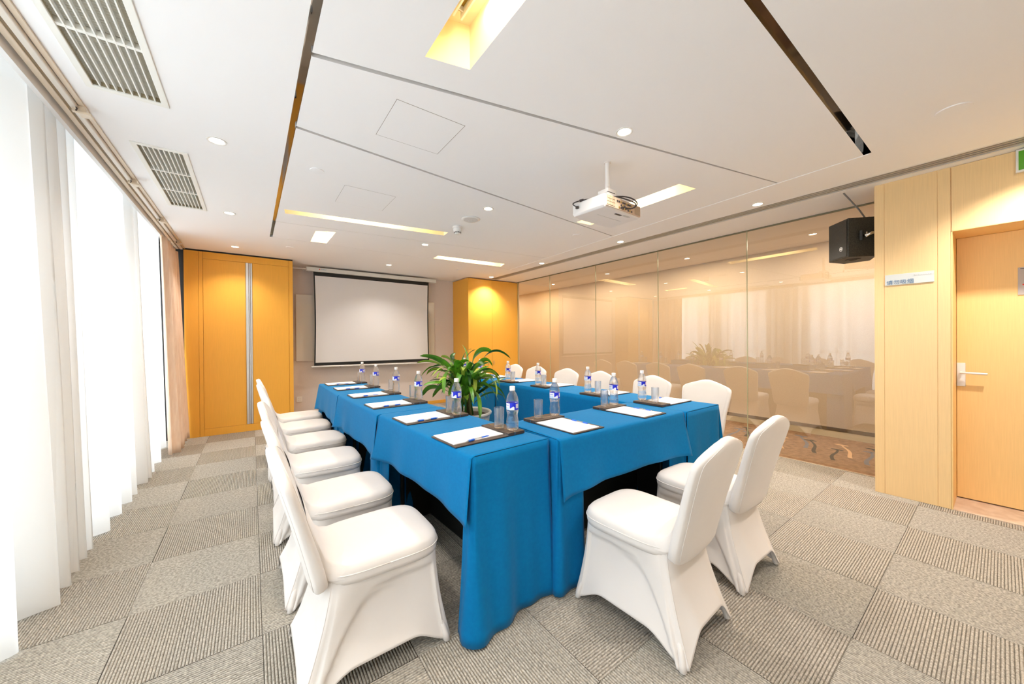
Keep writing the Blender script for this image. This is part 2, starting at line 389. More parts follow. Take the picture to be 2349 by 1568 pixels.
# downlights
rows = {-.19: 'row behind the camera', 1.33: 'nearest row', 2.85: 'second row', 4.37: 'third row', 5.865: 'row closest to the screen wall'}
cols = {-.165: 'window side', 1.81: 'middle', 3.787: 'glass partition side'}
dl0 = None
for y, rn in rows.items():
    for x, cn in cols.items():
        if dl0 is None:
            dl0 = empty('downlight'); b = MB(); b.lathe([(.044, .0), (.050, -.001), (.050, -.004), (.043, -.005), (.036, -.001)], PLASTIC, 28, cap=False); b.build('trim_ring', dl0, True, angle=40)
            b = MB(); b.lathe([(.037, -.001), (.0005, -.0015)], DOWNE, 24, cap=False); b.build('bulb', dl0); r_ = dl0
        else: r_ = copy_tree(dl0)
        r_.location = (x, y, ZC-.0005); tag(r_, f'lit round ceiling downlight, {rn} from the camera, {cn} column' if 'row ' not in rn[:4] else f'lit round ceiling downlight in the {rn}, {cn} column', 'downlight', 'recessed ceiling downlights')
        k = {-.165: .8, 1.81: 1.0, 3.787: 2.0}[x]
        lamp('downlight_beam', 'SPOT', (x, y, ZC-.012), LAMP_W*k, WARM, spot_size=R(125), spot_blend=.8, shadow_soft_size=.035)

# ---- window side: wall, windows, pocket, curtains
wl = MB()
wl.box((XW-.18, YR-.1, -.1), (XW, YB+.1, .10), WHITE); wl.box((XW-.18, YR-.1, 2.50), (XW, YB+.1, 2.96), WHITE)
wy = [YR-.1, -1.9, -.3, -.1, 2.62, 3.42, 4.42, 4.80, 6.30, YB+.1]
for a, b_ in zip(wy[0::2], wy[1::2]): wl.box((XW-.18, a, .10), (XW+(.05 if 4 < a < 6 else 0), b_, 2.50), WHITE)
struct(wl.build('wall_left'), 'white window wall behind the sheer curtains')
for k, (a, b_) in enumerate(zip(wy[1:-1:2], wy[2::2])):
    r_ = struct(empty(f'window_{k+1}', (XW-.10, (a+b_)/2, 0))); h = (b_-a)/2
    f = MB()
    for lo, hi in (((-h, .10), (-h+.05, 2.5)), ((h-.05, .10), (h, 2.5)), ((-h, .10), (h, .15)), ((-h, 2.45), (h, 2.5)), ((-.03, .1), (.03, 2.5)), ((-h, .93), (h, .99)), ((-h, 1.95), (0, 2.0))):
        f.box((-.03, lo[0], lo[1]), (.03, hi[0], hi[1]), mat('window_frame', (.45, .46, .46), .4))
    f.build('window_frame', r_)
    g = MB(); g.poly([(0, -h, .1), (0, h, .1), (0, h, 2.5), (0, -h, 2.5)], PANE); g.build('pane', r_)
struct(boxobj('trim_3', (-.822, YR, 2.442), (-.80, YB, ZC+.13), WHITE), 'white curtain fascia board at the edge of the ceiling')
struct(boxobj('trim_4', (XW, YR, ZC+.11), (-.80, YB, ZC+.13), WHITE))
cr = empty('curtain_rail', (-.705, 2.2, ZC)); tag(cr, 'long cream double curtain rail fixed under the window edge of the ceiling', 'curtain rail')
rail_w = mat('rail_cream', (.72, .66, .58), .35)
for nm, dx, m_ in (('front_rail', -.028, rail_w), ('rear_rail', -.068, BEIGEP)):
    b = MB(); b.box((dx-.014, -4.3, -.026), (dx+.014, 4.1, -.0005), m_); b.build(nm, cr, bevel=.004)
b = MB(); b.box((-.053, -4.3, -.022), (-.043, 4.1, -.002), mat('rail_slot_shade', (.22, .15, .08), .6)); b.box((-.010, -4.3, -.010), (.010, 4.1, -.001), BEIGEP); b.build('rail_slot_shade', cr)  # tan strip paints the rail's shadow; dark strip fills the gap between rails
for y in (-.25, .78, 1.80, 2.825, 3.85, 4.88, 5.845):
    b = MB(); y_ = y-2.2
    b.box((-.035, y_-.010, -.045), (.012, y_+.010, -.010), BEIGEP); b.box((-.010, y_-.024, -.056), (.036, y_+.024, -.044), BEIGEP)
    b.tube([(-.02, y_-.014, -.022), (-.012, y_-.024, -.034), (-.018, y_-.02, -.046)], .0035, INK, 6)
    b.build('bracket', cr, bevel=.003)
def curtain(name, y0, y1, xc, amp, lam, z0, z1, m, label, seed, solid=0, drift=.045):
    rnd = random.Random(seed); n = int((y1-y0)/.0125); rows_ = 26; pts = []
    ph = rnd.uniform(0, 6); offs = [rnd.uniform(.6, 1.5) for _ in range(400)]
    phase = [0.0]
    bunch = lambda y: max(math.exp(-((y-2.95)/.42)**2), math.exp(-((y-4.60)/.20)**2)) if lam > .2 else 0   # panels meet and gather there
    for i in range(n): phase.append(phase[-1]+2*PI*.0125/(lam*(1-.55*bunch(y0+(y1-y0)*i/n))*offs[int(phase[-1]/(2*PI)) % 400]))
    for r in range(rows_+1):
        t = r/rows_; z = z1+(z0-z1)*t; row = []
        for i in range(n+1):
            y = y0+(y1-y0)*i/n; p = phase[i]+ph
            a = amp*(1+.25*bunch(y))*(.55+.55*t)*(.75+.5*noise.noise((y*1.7, seed, 0)))
            back = max(0, min(1, (y-5.30)/.15)) if lam > .2 else 0; a *= 1-.6*back
            s = math.sin(p); x = xc-.035*back+drift*(t if drift < .1 else t**.5)+a*(s+.22*math.sin(2*p+1)+.18*noise.noise((y*5, t*1.5, seed)))
            yy = y+a*.45*math.cos(p)
            row.append((x, yy, z-(.004*math.sin(p*1.0+.6) if r == rows_ else 0)))
        pts.append(row)
    b = MB(); b.quadgrid(pts, m)
    o = b.build(name, smooth=True, recalc=False, solid=solid); return tag(o, label, 'curtain')
curtain('sheer_curtain', -2.1, 5.98, -.872, .070, .27, .012, 2.585, SHEER, 'long white sheer curtain hanging over the windows down to the carpet', 3)
curtain('drape', 5.42, 6.278, -.780, .042, .140, .015, 2.438, BEIGEC, 'gathered peach-beige drape beside the wooden wardrobe', 5, .003, .078)

# ---- walls
struct(boxobj('wall_back', (-1.3, YB, -.1), (4.62, YB+.12, 2.96), TAUPE), 'taupe papered wall behind the projection screen')
struct(boxobj('wall_rear', (-1.3, YR-.12, -.1), (6.1, YR, 2.96), mat('rear_wall', (.70, .60, .46), .85)))
struct(boxobj('baseboard_back', (.51, YB-.014, 0), (3.40, YB, .062), W_CAB), 'honey wooden skirting under the taupe wall')
# right side: wood-clad column, door head, door, panel beyond
col = struct(empty('wall_right', (0, 0, 0)), 'maple veneered column and panels around the door')
for y0, y1, z0, z1, n_ in ((.561, .617, 0, ZC-.004, 'panel'), (.285, .559, 0, ZC-.004, 'panel'), (.222, .283, 0, ZC-.004, 'panel'), (-.80, .218, 2.032, ZC-.004, 'panel'), (-1.5, -.804, 0, ZC-.004, 'panel'), (YR, -1.504, 0, ZC-.004, 'panel')):
    b = MB(); b.box((XD, y0, z0), (XD+.018, y1, z1), W_COL); b.build(n_, col, bevel=.0015)
b = MB(); b.box((XD+.0035, .224, 0), (XG+.01, .612, ZC), W_COL); b.box((XD+.010, YR, 2.035), (XD+.4, .222, ZC), W_COL); b.box((XD+.010, YR, 0), (XD+.4, -.80, 2.035), W_COL); b.build('carcass', col)
dr = struct(empty('door_1', (4.47, .215, 0)), 'maple veneered door with a lever handle')
b = MB(); b.box((0, -.93, .012), (.045, -.004, 2.028), W_DOOR); dleaf = b.build('door_leaf', dr, bevel=.002)
b = MB(); b.box((-.34, -.002, 0), (.06, .006, 2.034), W_DOOR); b.box((-.34, -.94, 2.029), (.06, .006, 2.036), W_DOOR); b.box((.046, -.96, 0), (.06, 0, 2.03), BLACK); b.build('door_jamb', dr)
hd = MB(); hd.box((-.010, -.047, .878), (0, -.004, 1.060), SATIN); hd_o = hd.build('lock_plate', dleaf, bevel=.003)
b = MB(); b.tube([(-.005, -.025, .985), (-.050, -.025, .985)], .009, SATIN, 12); b.tube([(-.048, -.022, .985), (-.050, -.05, .985), (-.050, -.150, .982)], .0085, SATIN, 12); b.build('door_handle', dleaf, True, angle=50)
b = MB(); b.lathe([(.0005, 0), (.014, 0), (.014, .004), (.0005, .004)], SATIN, 20); o = b.build('thumb_turn', dleaf, loc=(-.010, -.025, .925), rot=(0, -PI/2, 0))
# glass partition
gp = struct(empty('wall_glass', (XG, 0, 0)), 'frameless glass partition in front of the corridor')
js = [.617, 1.725, 2.836, 3.957, 5.078, 6.10]
for a, b_ in zip(js[:-1], js[1:]):
    b = MB(); b.poly([(0, a+.004, .004), (0, b_-.004, .004), (0, b_-.004, ZC-.012), (0, a+.004, ZC-.012)], GLASSW); b.build('pane', gp, recalc=False)
for y in js[1:-1]: boxobj('joint', (-.005, y-.0035, 0), (.005, y+.0035, ZC-.012), EDGE, gp)
boxobj('top_channel', (-.012, .617, ZC-.014), (.012, 6.10, ZC-.001), mat('channel_olive', (.16, .15, .09), .5), gp)
boxobj('end_seal', (-.008, 6.086, 0), (.008, 6.10, ZC), mat('seal_tan', (.45, .36, .16), .5), gp)
# corridor beyond the glass
XF = 5.98
struct(boxobj('wall_corridor', (XF, -.6, -.1), (XF+.1, 9.1, 2.96), CORRW), 'sand-coloured corridor wall seen through the glass')
struct(boxobj('wall_corridor_end', (4.62, 9.0, -.1), (6.1, 9.1, 2.96), CORRW)); struct(boxobj('wall_corridor_side', (4.602, 6.12, -.1), (4.66, 9.1, 2.96), CORRW))
struct(boxobj('wall_corridor_near', (4.62, -.7, -.1), (6.1, -.6, 2.96), CORRW)); struct(boxobj('wall_corridor_return', (4.62, -.6, -.1), (4.66, .60, 2.96), CORRW))
bb = struct(boxobj('baseboard_corridor', (XF-.015, -.6, 0), (XF, 9, .082), mat('skirt_sand', (.60, .50, .33), .4)), 'pale skirting with a dark cap along the corridor wall')
boxobj('cap_strip', (XF-.018, -.6, .082), (XF, 9, .126), mat('skirt_dark', (.15, .095, .04), .5), bb)
cf = struct(boxobj('floor_corridor', (4.558, -.6, -.12), (XF, 9, .000), CARPET2), 'brown corridor carpet with drawn tree shapes')
struct(boxobj('ceiling_corridor', (XG+.02, -.6, ZC), (XF, 9, ZC+.04), mat('corridor_ceiling', (.80, .73, .66), .85)))
mo = MB(); rnd = random.Random(4)
def stroke(x, y, m, s=1.0, lean=0.0):
    """a flat T-shaped tree woven into the corridor carpet, standing towards the far wall"""
    pth = []; n = 10
    for i in range(n+1):
        t = i/n; pth.append((x+.50*s*t, y+lean*t+.016*s*math.sin(t*6+x*9)))
    for i in range(n):
        w0 = .014*s*(1-.6*i/n)+.004; w1 = .014*s*(1-.6*(i+1)/n)+.004; (ax, ay), (bx_, by_) = pth[i], pth[i+1]
        mo.poly([(ax, ay-w0, .0015), (bx_, by_-w1, .0015), (bx_, by_+w1, .0015), (ax, ay+w0, .0015)], m)
    ex, ey = pth[-1]; q = [(ex+.024*s*math.sin(a), ey+.060*s*math.cos(a)) for a in [2*PI*k/14 for k in range(14)]]
    mo.poly([(a, b, .0015) for a, b in q], m)
y = -.3; kk = 0
seq = [CM_D, CM_D, CM_B, CM_L, CM_L, CM_B, CM_B, CM_D, CM_B, CM_L]
while y < 8.6:
    stroke(4.84+.30*((kk*37) % 5)/4, y, seq[kk % 10], .8+.4*rnd.random(), rnd.uniform(.05, .30)); y += .10+.07*rnd.random(); kk += 1
o = mo.build('carpet_motif', cf, recalc=False); o['kind'] = 'stuff'; o['label'] = 'dark, tan and bluish tree shapes woven in the carpet'
for y in (1.0, 2.8, 4.6, 6.4, 8.2): lamp('corridor_lamp', 'AREA', (5.30, y, ZC-.01), CORR_W, (1, .82, .62), shape='RECTANGLE', size=.5, size_y=1.2)

# ================================================================== BUILT-IN FURNITURE
wr = empty('wardrobe', (-.10, 6.3, 0)); tag(wr, 'tall honey-coloured built-in wardrobe with a metal strip between its doors', 'wardrobe')
b = MB(); b.box((-.612, .022, 0), (.606, .44, 2.478), W_CAB); b.build('carcass', wr)
def panel(nm, x0, x1, z0, z1, par, m=W_CAB, y=0.0, t=.022): b = MB(); b.box((x0, y, z0), (x1, y+t, z1), m); return b.build(nm, par, bevel=.0012)
panel('side_panel', -.613, -.469, 0, 2.478, wr); panel('stile', -.467, -.425, 0, 2.478, wr); panel('stile', .556, .606, 0, 2.478, wr)
panel('top_rail', -.423, .554, 2.386, 2.478, wr); panel('bottom_rail', -.423, .554, .0, .098, wr)
panel('door', -.422, .034, .100, 2.384, wr, y=.003); panel('door', .114, .553, .100, 2.384, wr, y=.003)
for x0, x1, y_ in ((.037, .070, -.004), (.073, .088, .004), (.091, .111, -.002)):
    b = MB(); b.box((x0, y_, .100), (x1, .024, 2.384), ALU); b.build('metal_strip', wr, bevel=.003)
struct(boxobj('gap_shade_top', (-.713, 6.31, 2.48), (.506, 6.74, ZC+.02), BLACK), 'black strip painting the shade in the gap above the wardrobe')  # solid black box stands in for the shade above the wardrobe
cc = empty('corner_cupboard', (4.0, 6.1, 0)); tag(cc, 'full-height honey-coloured corner cupboard beside the glass partition', 'cupboard')
b = MB(); b.box((-.60, .022, 0), (.598, .645, 2.485), W_CAB); b.build('carcass', cc)
cdo = [panel('door', -.600, -.058, .06, 2.48, cc), panel('door', -.054, .598, .06, 2.48, cc)]; panel('plinth', -.6, .598, 0, .057, cc, y=.01)
for x in (-.148, -.026):
    b = MB(); b.box((x-.006, -.022, .775), (x+.006, -.014, .855), CHROME); b.box((x-.003, -.016, .785), (x+.003, 0, .793), CHROME); b.box((x-.003, -.016, .837), (x+.003, 0, .845), CHROME); b.build('handle', cdo[x > -.1], bevel=.002)
struct(boxobj('gap_shade_side', (XW, 6.32, 0), (-.716, 6.34, ZC), BLACK), 'black board painting the shade between the drape and the wardrobe')  # black board added so the opening beside the wardrobe shows dark
# ---- projection screen, boards, socket
ps = empty('projection_screen', (1.83, 6.6, 2.44)); tag(ps, 'pull-down white projection screen with a black border', 'projection screen')
b = MB(); b.box((-1.11, -.04, -.037), (1.11, .045, .030), mat('screen_case', (.70, .70, .66), .35)); b.build('case', ps, bevel=.008)
b = MB(); b.box((-1.113, -.043, -.036), (-1.108, .047, .030), mat('case_end', (.80, .78, .74), .35)); b.box((1.108, -.043, -.038), (1.113, .047, .030), MATS['case_end']); b.build('end_cap', ps)
def curved(x0, x1, z0, z1, m, y=0, pinch=.012):
    b = MB(); pts = []
    for i in range(13):
        t = i/12; z = z1+(z0-z1)*t; q = pinch*math.sin(PI*min(1, t*1.0)); pts.append([(x0+q, y, z), ((x0+x1)/2, y, z), (x1-q, y, z)])
    b.quadgrid(pts, m); return b
curved(-1.012, .972, -1.570, -.035, BLACK, 0).build('black_border', ps, recalc=False)
o = curved(-.992, .948, -1.523, -.100, SCREEN, -.003).build('screen_surface', ps, recalc=False)
b = MB(); b.tube([(-1.05, 0, -1.586), (1.02, 0, -1.600)], .013, PLASTIC, 10); b.build('bottom_bar', ps, True, angle=50)
for x in (-.62, .55): b = MB(); b.tube([(x-.01, -.005, -1.60), (x, -.005, -1.612), (x+.01, -.005, -1.60)], .003, INK, 6); b.build('pull_loop', ps)
b = MB(); b.tube([(-1.30, .06, .0), (-1.11, .02, .0)], .012, WHITE, 8); b.tube([(-1.16, .05, .0), (-1.15, .02, -.035), (-1.112, .0, -.03)], .004, PLASTIC, 6); b.build('end_bracket', ps)
b = MB(); b.lathe([(.0005, 0), (.0085, 0), (.0085, .0008), (.0005, .0008)], RED, 12); b.build('logo', ps, loc=(-.925, -.041, .002), rot=(PI/2, 0, 0))
def text(body, size, loc, rot, m, parent, nm='lettering', ext=.0004, bold=0, align='LEFT'):
    cu = bpy.data.curves.new(nm, 'FONT'); cu.body = body; cu.size = size; cu.extrude = ext; cu.offset = bold; cu.align_x = align; cu.materials.append(m)
    tmp = bpy.data.objects.new('tmp', cu); C.objects.link(tmp); dg = bpy.context.evaluated_depsgraph_get()
    me = bpy.data.meshes.new_from_object(tmp.evaluated_get(dg)); bpy.data.objects.remove(tmp)
    if not me.materials: me.materials.append(m)
    o = bpy.data.objects.new(nm, me); C.objects.link(o); o.parent = parent; o.location = loc; o.rotation_euler = rot; return o
text('Redleaf', .026, (-.905, -.0405, -.006), (PI/2, 0, 0), mat('logo_blue', (.20, .33, .42), .5), ps)
def gboard(x0, x1, z0, z1, label):
    b = MB(); b.box((x0, YB-.035, z0), (x1, YB-.022, z1), BOARD); o = tag(b.build('glass_board', bevel=.002), label, 'board')
    q = MB()
    for x in (x0+.1, x1-.1):
        for z in (z0+.1, z1-.1): q.box((x-.012, YB-.022, z-.012), (x+.012, YB-.001, z+.012), CHROME)
    q.build('standoff', o); return o
gboard(.578, 2.965, .945, 2.03, 'pale frosted glass writing board behind the projection screen, its ends showing')
so = MB(); so.box((.578, YB-.010, .285), (.658, YB-.0005, .370), PLASTIC); so = tag(so.build('wall_socket', bevel=.002), 'small white double wall socket low on the taupe wall by the wardrobe', 'socket')
b = MB()
for x in (.606, .630): b.box((x-.0015, YB-.0106, .335), (x+.0015, YB-.0098, .345), INK); b.box((x-.006, YB-.0106, .312), (x+.006, YB-.0098, .314), INK)
b.build('socket_hole', so)

# ---- signs
sg = boxobj('no_smoking_sign', (XD-.006, .299, 1.676), (XD-.0005, .556, 1.760), SIGN, bevel=.001); tag(sg, 'glossy horizontal no smoking sign with blue Chinese lettering on the column', 'sign')
RX = (PI/2, 0, -PI/2)
text('请勿吸烟', .037, (XD-.0074, .548, 1.684), RX, SIGNB, sg, bold=0)
text('no smoking', .021, (XD-.0074, .402, 1.7355), RX, mat('sign_white', (.9, .86, .84), .4), sg, bold=0)
ds = boxobj('door_sign', (4.464, -.20, 1.560), (4.4695, -.066, 1.757), SIGNG, bevel=.001); tag(ds, 'grey plate on the door with a small red bar, cut by the frame', 'sign')
b = MB(); b.box((4.4632, -.085, 1.628), (4.4642, -.17, 1.637), RED); b.build('red_bar', ds)
b = MB(); b.box((4.4632, -.076, 1.744), (4.4642, -.17, 1.749), INK); b.build('printed_line', ds)
ex = empty('exit_sign', (XD, -.23, 2.42)); tag(ex, 'green exit sign in a white frame above the door', 'sign')
b = MB(); b.box((-.028, -.17, -.075), (-.0005, .177, .075), SATIN); b.build('frame', ex, bevel=.003)
b = MB(); b.box((-.031, -.158, -.062), (-.027, .166, .062), GREEN); b.build('green_face', ex)

# ================================================================== CHAIRS
def superloop(hx, y0, y1, z, e=4, n=48, taper=1.0, fz=None):
    L = []; cy_ = (y0+y1)/2; hy = (y1-y0)/2
    for i in range(n):
        a = 2*PI*i/n; c, s = math.cos(a), math.sin(a)
        x = hx*math.copysign(abs(c)**(2/e), c); y = hy*math.copysign(abs(s)**(2/e), s)
        x *= 1+(taper-1)*(.5-.5*y/hy)
        L.append((x, cy_+y, z if fz is None else fz(x, cy_+y)))
    return L
def make_chair():
    r = empty('banquet_chair')
    # seat pad under the stretched cover
    b = MB(); L = []
    for z, k in ((.375, .985), (.392, 1.0), (.415, 1.003), (.432, .985), (.445, .94), (.452, .80), (.456, .5), (.457, .15)):
        L.append(superloop(.208*k, .02-.228*k, .02+.228*k, z, 4.2, 56, .93))
    b.loft(L, SPANDEX); b.build('seat', r, True)
    b = MB(); lp = superloop(.2095, -.2095, .2495, .411, 4.2, 56, .93); b.tube(lp+[lp[0]], .0022, SPANDEX, 6); b.build('piping', r, True)
    # cover sweeping up from the seat into the back
    b = MB(); path = [(-.06, .452, .190), (-.10, .453, .187), (-.14, .458, .180), (-.170, .470, .171), (-.192, .492, .165), (-.208, .525, .164), (-.222, .565, .168), (-.236, .61, .175), (-.252, .66, .183)]
    pts = []
    for y, z, hw in path:
        k_ = .004 if z < .48 else -.012
        row = [(-hw-k_, max(min(y, -.10)-.004, -.200), .400)]
        for i in range(-6, 7):
            u = i/6; row.append((hw*u, y-.004*(u*u), z-.016*abs(u)**3*(1 if z < .5 else .3)))
        row.append((hw+k_, max(min(y, -.10)-.004, -.200), .400)); pts.append(row)
    b.quadgrid(pts, SPANDEX); b.build('seat_sweep', r, True)
    # backrest
    b = MB(); L = []
    prof = [(-.014, .125, .014), (-.008, .165, .024), (.012, .190, .031), (.06, .196, .031), (.13, .200, .030), (.20, .203, .028), (.28, .214, .026), (.35, .223, .025), (.395, .225, .024), (.415, .220, .023), (.432, .200, .022), (.447, .165, .022), (.461, .125, .021), (.474, .085, .020), (.485, .048, .017), (.491, .018, .009)]
    for t, hw, th in prof:
        yc = -.216-.137*(max(t, 0)/.5)**1.15; zc = .376+t; tilt = .32; loop = []
        for i in range(40):
            a = 2*PI*i/40; c, s = math.cos(a), math.sin(a)
            x = hw*math.copysign(abs(c)**.62, c); q = th*math.copysign(abs(s)**.55, s)
            loop.append((x, yc+q-.010*(x/.22)**2*(-1), zc+q*tilt*.6))
        L.append(loop)
    b.loft(L, SPANDEX); b.build('backrest', r, True)
    # welt seams round the back panel edge
    for k1, k2 in ((4, 16), (36, 24)):
        pth = [L[i][k1] for i in range(2, len(L)-2)]+[L[i][k2] for i in range(len(L)-3, 1, -1)]
        b = MB(); b.tube(pth, .0018, SPANDEX, 5); b.build('piping', r, True)
    # skirt stretched between the four feet
    b = MB(); n = 120; rows_ = 34; pts = []
    top = superloop(.204, -.205, .243, .400, 4.2, n, .93)
    cor = [(.224, .270), (-.224, .270), (-.228, -.285), (.228, -.285)]
    def bottom(i):
        x, y, z = top[i]; a = math.atan2((y-.02)/.224, x/.204)
        # square the loop out to the feet
        c, s = math.cos(a), math.sin(a); k = 1/max(abs(c), abs(s)); u, v = c*k, s*k
        hx = .224-.002*v; bx_, by_ = u*hx, v*(.270 if v > 0 else .285)
        e = min(abs(u), abs(v)); d = 1-e
        rr = math.hypot(bx_, by_)
        return bx_, by_, d, u, v
    for r_ in range(rows_+1):
        t = r_/rows_; row = []
        for i in range(n):
            x, y, z = top[i]; bx_, by_, d, u, v = bottom(i)
            side = abs(u) >= abs(v)
            H = .075 if side else (.115 if v < 0 else .07)
            q = min(1, d/.62); hem = .006+H*(q*q*(3-2*q))
            zz = .400+(hem-.400)*t
            f = t**1.5 if not (v < 0 and not side) else t**1.3
            k = math.sin(PI*min(1, t))**1.0*(.034 if side else .022)*q
            X = x+(bx_-x)*f; Y = y+(by_-y)*f
            if side:   # the stretched side panel is drawn in below an arc that runs from the seat to the rear foot
                sv = (v+.86)/1.15; zb = .345*(max(0, 1-(1-min(1, sv))**2.4))**.6 if sv > 0 else 0
                q2 = max(0, min(1, (zb-zz)/.028)); q2 *= max(0, min(1, (.97-v)/.12)); X -= math.copysign(.017*q2*q2*(3-2*q2), u)
            X -= math.copysign(k, u)*(1 if side else 0); Y -= math.copysign(k, v)*(0 if side else 1)
            rad = 1-.10*max(0, 1-d/.10)*t if d < .10 else 1
            row.append((X*rad, Y*rad, zz))
        pts.append(row)
    b.quadgrid(pts, SPANDEX, closed_v=True); b.build('skirt', r, True, solid=.0025)
    for ia in (int(n*.625)+1, int(n*.875)-1):
        b = MB(); b.tube([(p[ia][0]*1.004, p[ia][1]*1.004, p[ia][2]) for p in pts], .0018, SPANDEX, 5); b.build('piping', r, True)
    for x, y in cor:
        b = MB(); L = []
        sx, sy = math.copysign(1, x), math.copysign(1, y)
        for z, rad, o_ in ((.001, .010, .020), (.004, .014, .020), (.03, .014, .024), (.07, .012, .034), (.10, .008, .046)):
            L.append([(x-sx*o_+rad*math.cos(2*PI*k/16), y-sy*o_+rad*math.sin(2*PI*k/16), z) for k in range(16)])
        b.loft(L, SPANDEX); b.build('foot_pocket', r, True)
    return r
proto = make_chair(); used = False
def place_chair(x, y, rz, label, group):
    global used
    o = copy_tree(proto) if used else proto; used = True
    o.location = (x, y, 0.002); o.rotation_euler = (0, 0, rz); tag(o, label, 'chair', group); return o
ordn = ['nearest the camera', 'second from the camera', 'third from the camera', 'fourth from the camera', 'fifth from the camera', 'farthest from the camera']
LY = [1.580, 2.160, 2.835, 3.455, 4.075, 4.64]
for k, y in enumerate(LY):
    place_chair(.399+random.uniform(-.012, .012) if k else .402, y, -PI/2+R([0, 1, -2, 1, 0, 2][k]), f'white spandex-covered chair in the row along the window side, {ordn[k]}', 'white covered chairs along the window-side tables')
RY = [1.66, 2.235, 2.96, 3.53, 4.18, 4.74]
for k, y in enumerate(RY):
    place_chair(3.185, y, PI/2+R([1, 0, -1, 1, 0, 0][k]), f'white spandex-covered chair in the row against the glass side, {ordn[k]}', 'white covered chairs along the glass-side tables')
place_chair(1.497, .985, R(3), 'white spandex-covered chair seen from behind at the near table, left one of the two', 'white covered chairs at the near table')
place_chair(2.150, 1.015, R(-1), 'white spandex-covered chair seen from behind at the near table, right one of the two', 'white covered chairs at the near table')

# ================================================================== TABLES AND CLOTHS
TZ = .768
def make_table():
    r = empty('folding_table'); L, Wd = 1.10, .44
    b = MB(); b.box((0, 0, .735), (L, Wd, TZ-.004), mat('table_board', (.10, .07, .05), .5)); b.build('tabletop', r, bevel=.002)
    b = MB(); b.box((.004, Wd-.10, .012), (L-.004, Wd-.09, .735), BLACK); b.box((.004, .16, .012), (.012, Wd-.09, .735), BLACK); b.box((L-.012, .16, .012), (L-.004, Wd-.09, .735), BLACK); b.build('under_shade_panel', r)  # black sheets added to darken the space under the table
    for x in (.09, L-.09):
        for y in (.10, Wd-.06):
            b = MB(); b.tube([(x, y, .0), (x, y, .735)], .013, mat('leg_black', (.02, .02, .02), .4, .5), 10); b.build('leg', r)
    return r
tproto = None
def cloth(L, Wd, seed, nearflare=0.0):
    """local: u 0..L along the person edge, v 0..Wd inwards. returns meshes of the cloth: top+valance, two end drops, inner drop"""
    rnd = random.Random(seed); S = seed*7.3
    nz = lambda a, b_, c=0.0: noise.noise((a+S, b_-S, c))
    # top + valance on the person side
    b = MB(); pts = []; nu = 60
    vv = [Wd+.004, Wd-.008]+[Wd*(1-i/8) for i in range(1, 8)]+[.010]
    hemz = [.758, .74, .71, .67, .63, .59, .55, .515, .495]
    for v in vv: pts.append([(-.004+(L+.008)*i/nu, v, TZ+(.0016*nz(i*.1, v*6)) - (.004 if v > Wd else 0)) for i in range(nu+1)])
    pts.append([(-.004+(L+.008)*i/nu, .000, TZ-.004) for i in range(nu+1)])
    for z in hemz:
        t = (TZ-z)/(TZ-.495); row = []
        for i in range(nu+1):
            u = L*i/nu; e0 = math.exp(-u/.09); e1 = math.exp(-(L-u)/.09)
            out = .004+.016*t+t*.016*nz(u*5, 3)+t*t*.010*math.sin(u*19+S)*.6+(e0+e1)*.034*t
            uu = u+(-e0+e1)*(.018*t)
            zz = z-(e0+e1)*.014*t+.006*t*nz(u*2.2, 9)+.006*t*math.sin(PI*u/L)
            row.append((uu, -out, zz))
        pts.append(row)
    b.quadgrid(pts, BLUE); top = b
    # a full-length drop following a plan path
    def drop(path, amp, fl_):
        b = MB(); n = len(path); rows_ = 20; P = []
        for r_ in range(rows_+1):
            t = r_/rows_; z = TZ-.003+(.010-(TZ-.003))*t; row = []
            for i, (x, y, nx, ny, s) in enumerate(path):
                fold = amp*t**.8*(math.sin(s*23+S)+.7*math.sin(s*41+2*S)+1.4*nz(s*4, t*1.2))*.5+fl_(s)*t**1.7
                row.append((x+nx*(.003+.010*t+fold), y+ny*(.003+.010*t+fold), z))
            P.append(row)
        b.quadgrid(P, BLUE); return b
    def endpath(x, sgn, wrap):
        p = []; s = 0
        for i in range(27):
            y = Wd*(1-i/26); p.append((x, y, sgn, 0, s)); s += Wd/26
        rcn = .012
        for k in range(1, 5):
            a = k/5*PI/2; p.append((x-sgn*rcn*(1-math.cos(a))*0-sgn*rcn*(1-math.cos(a)), -0+.006*(1-math.sin(a)), sgn*math.cos(a), -math.sin(a), s)); s += .006
        for i in range(1, 13):
            p.append((x-sgn*(rcn+wrap*i/12), .006, 0, -1, s)); s += wrap/12
        return p
    e1f = lambda s: nearflare*math.exp(-((s-Wd)/.10)**2)+.012
    ends = [drop(endpath(0, -1, .155), .013, lambda s: .008), drop(endpath(L, 1, .16 if not nearflare else .05), .014 if not nearflare else .024, e1f)]
    inner = drop([(L*i/50, Wd, 0, 1, L*i/50) for i in range(51)], .014, lambda s: .010)
    return top, ends, inner
def place_table(ox, oy, ang, L, Wd, seed, lab, flare=0.0):
    global tproto
    if tproto is None: tproto = make_table(); t = tproto
    else: t = copy_tree(tproto)
    t.location = (ox+math.cos(ang)*.015, oy+math.sin(ang)*.015, 0); t.rotation_euler = (0, 0, ang); t.scale = ((L-.02)/1.10, (Wd-.012)/.44, 1)
    s_ = math.sin(ang); c_ = math.cos(ang); t.location.x += -s_*.006; t.location.y += c_*.006
    tag(t, f'folding table hidden under the blue cloth, {lab}', 'table', 'folding tables under blue cloths')
    top, ends, inner = cloth(L, Wd, seed, flare)
    r = top.build('tablecloth', smooth=True, loc=(ox, oy, 0), rot=(0, 0, ang), solid=.002, recalc=False)
    tag(r, f'blue tablecloth, {lab}', 'tablecloth', 'blue tablecloths')
    for e in ends+[inner]: e.build('side_drop', r, smooth=True, solid=.002, recalc=False)
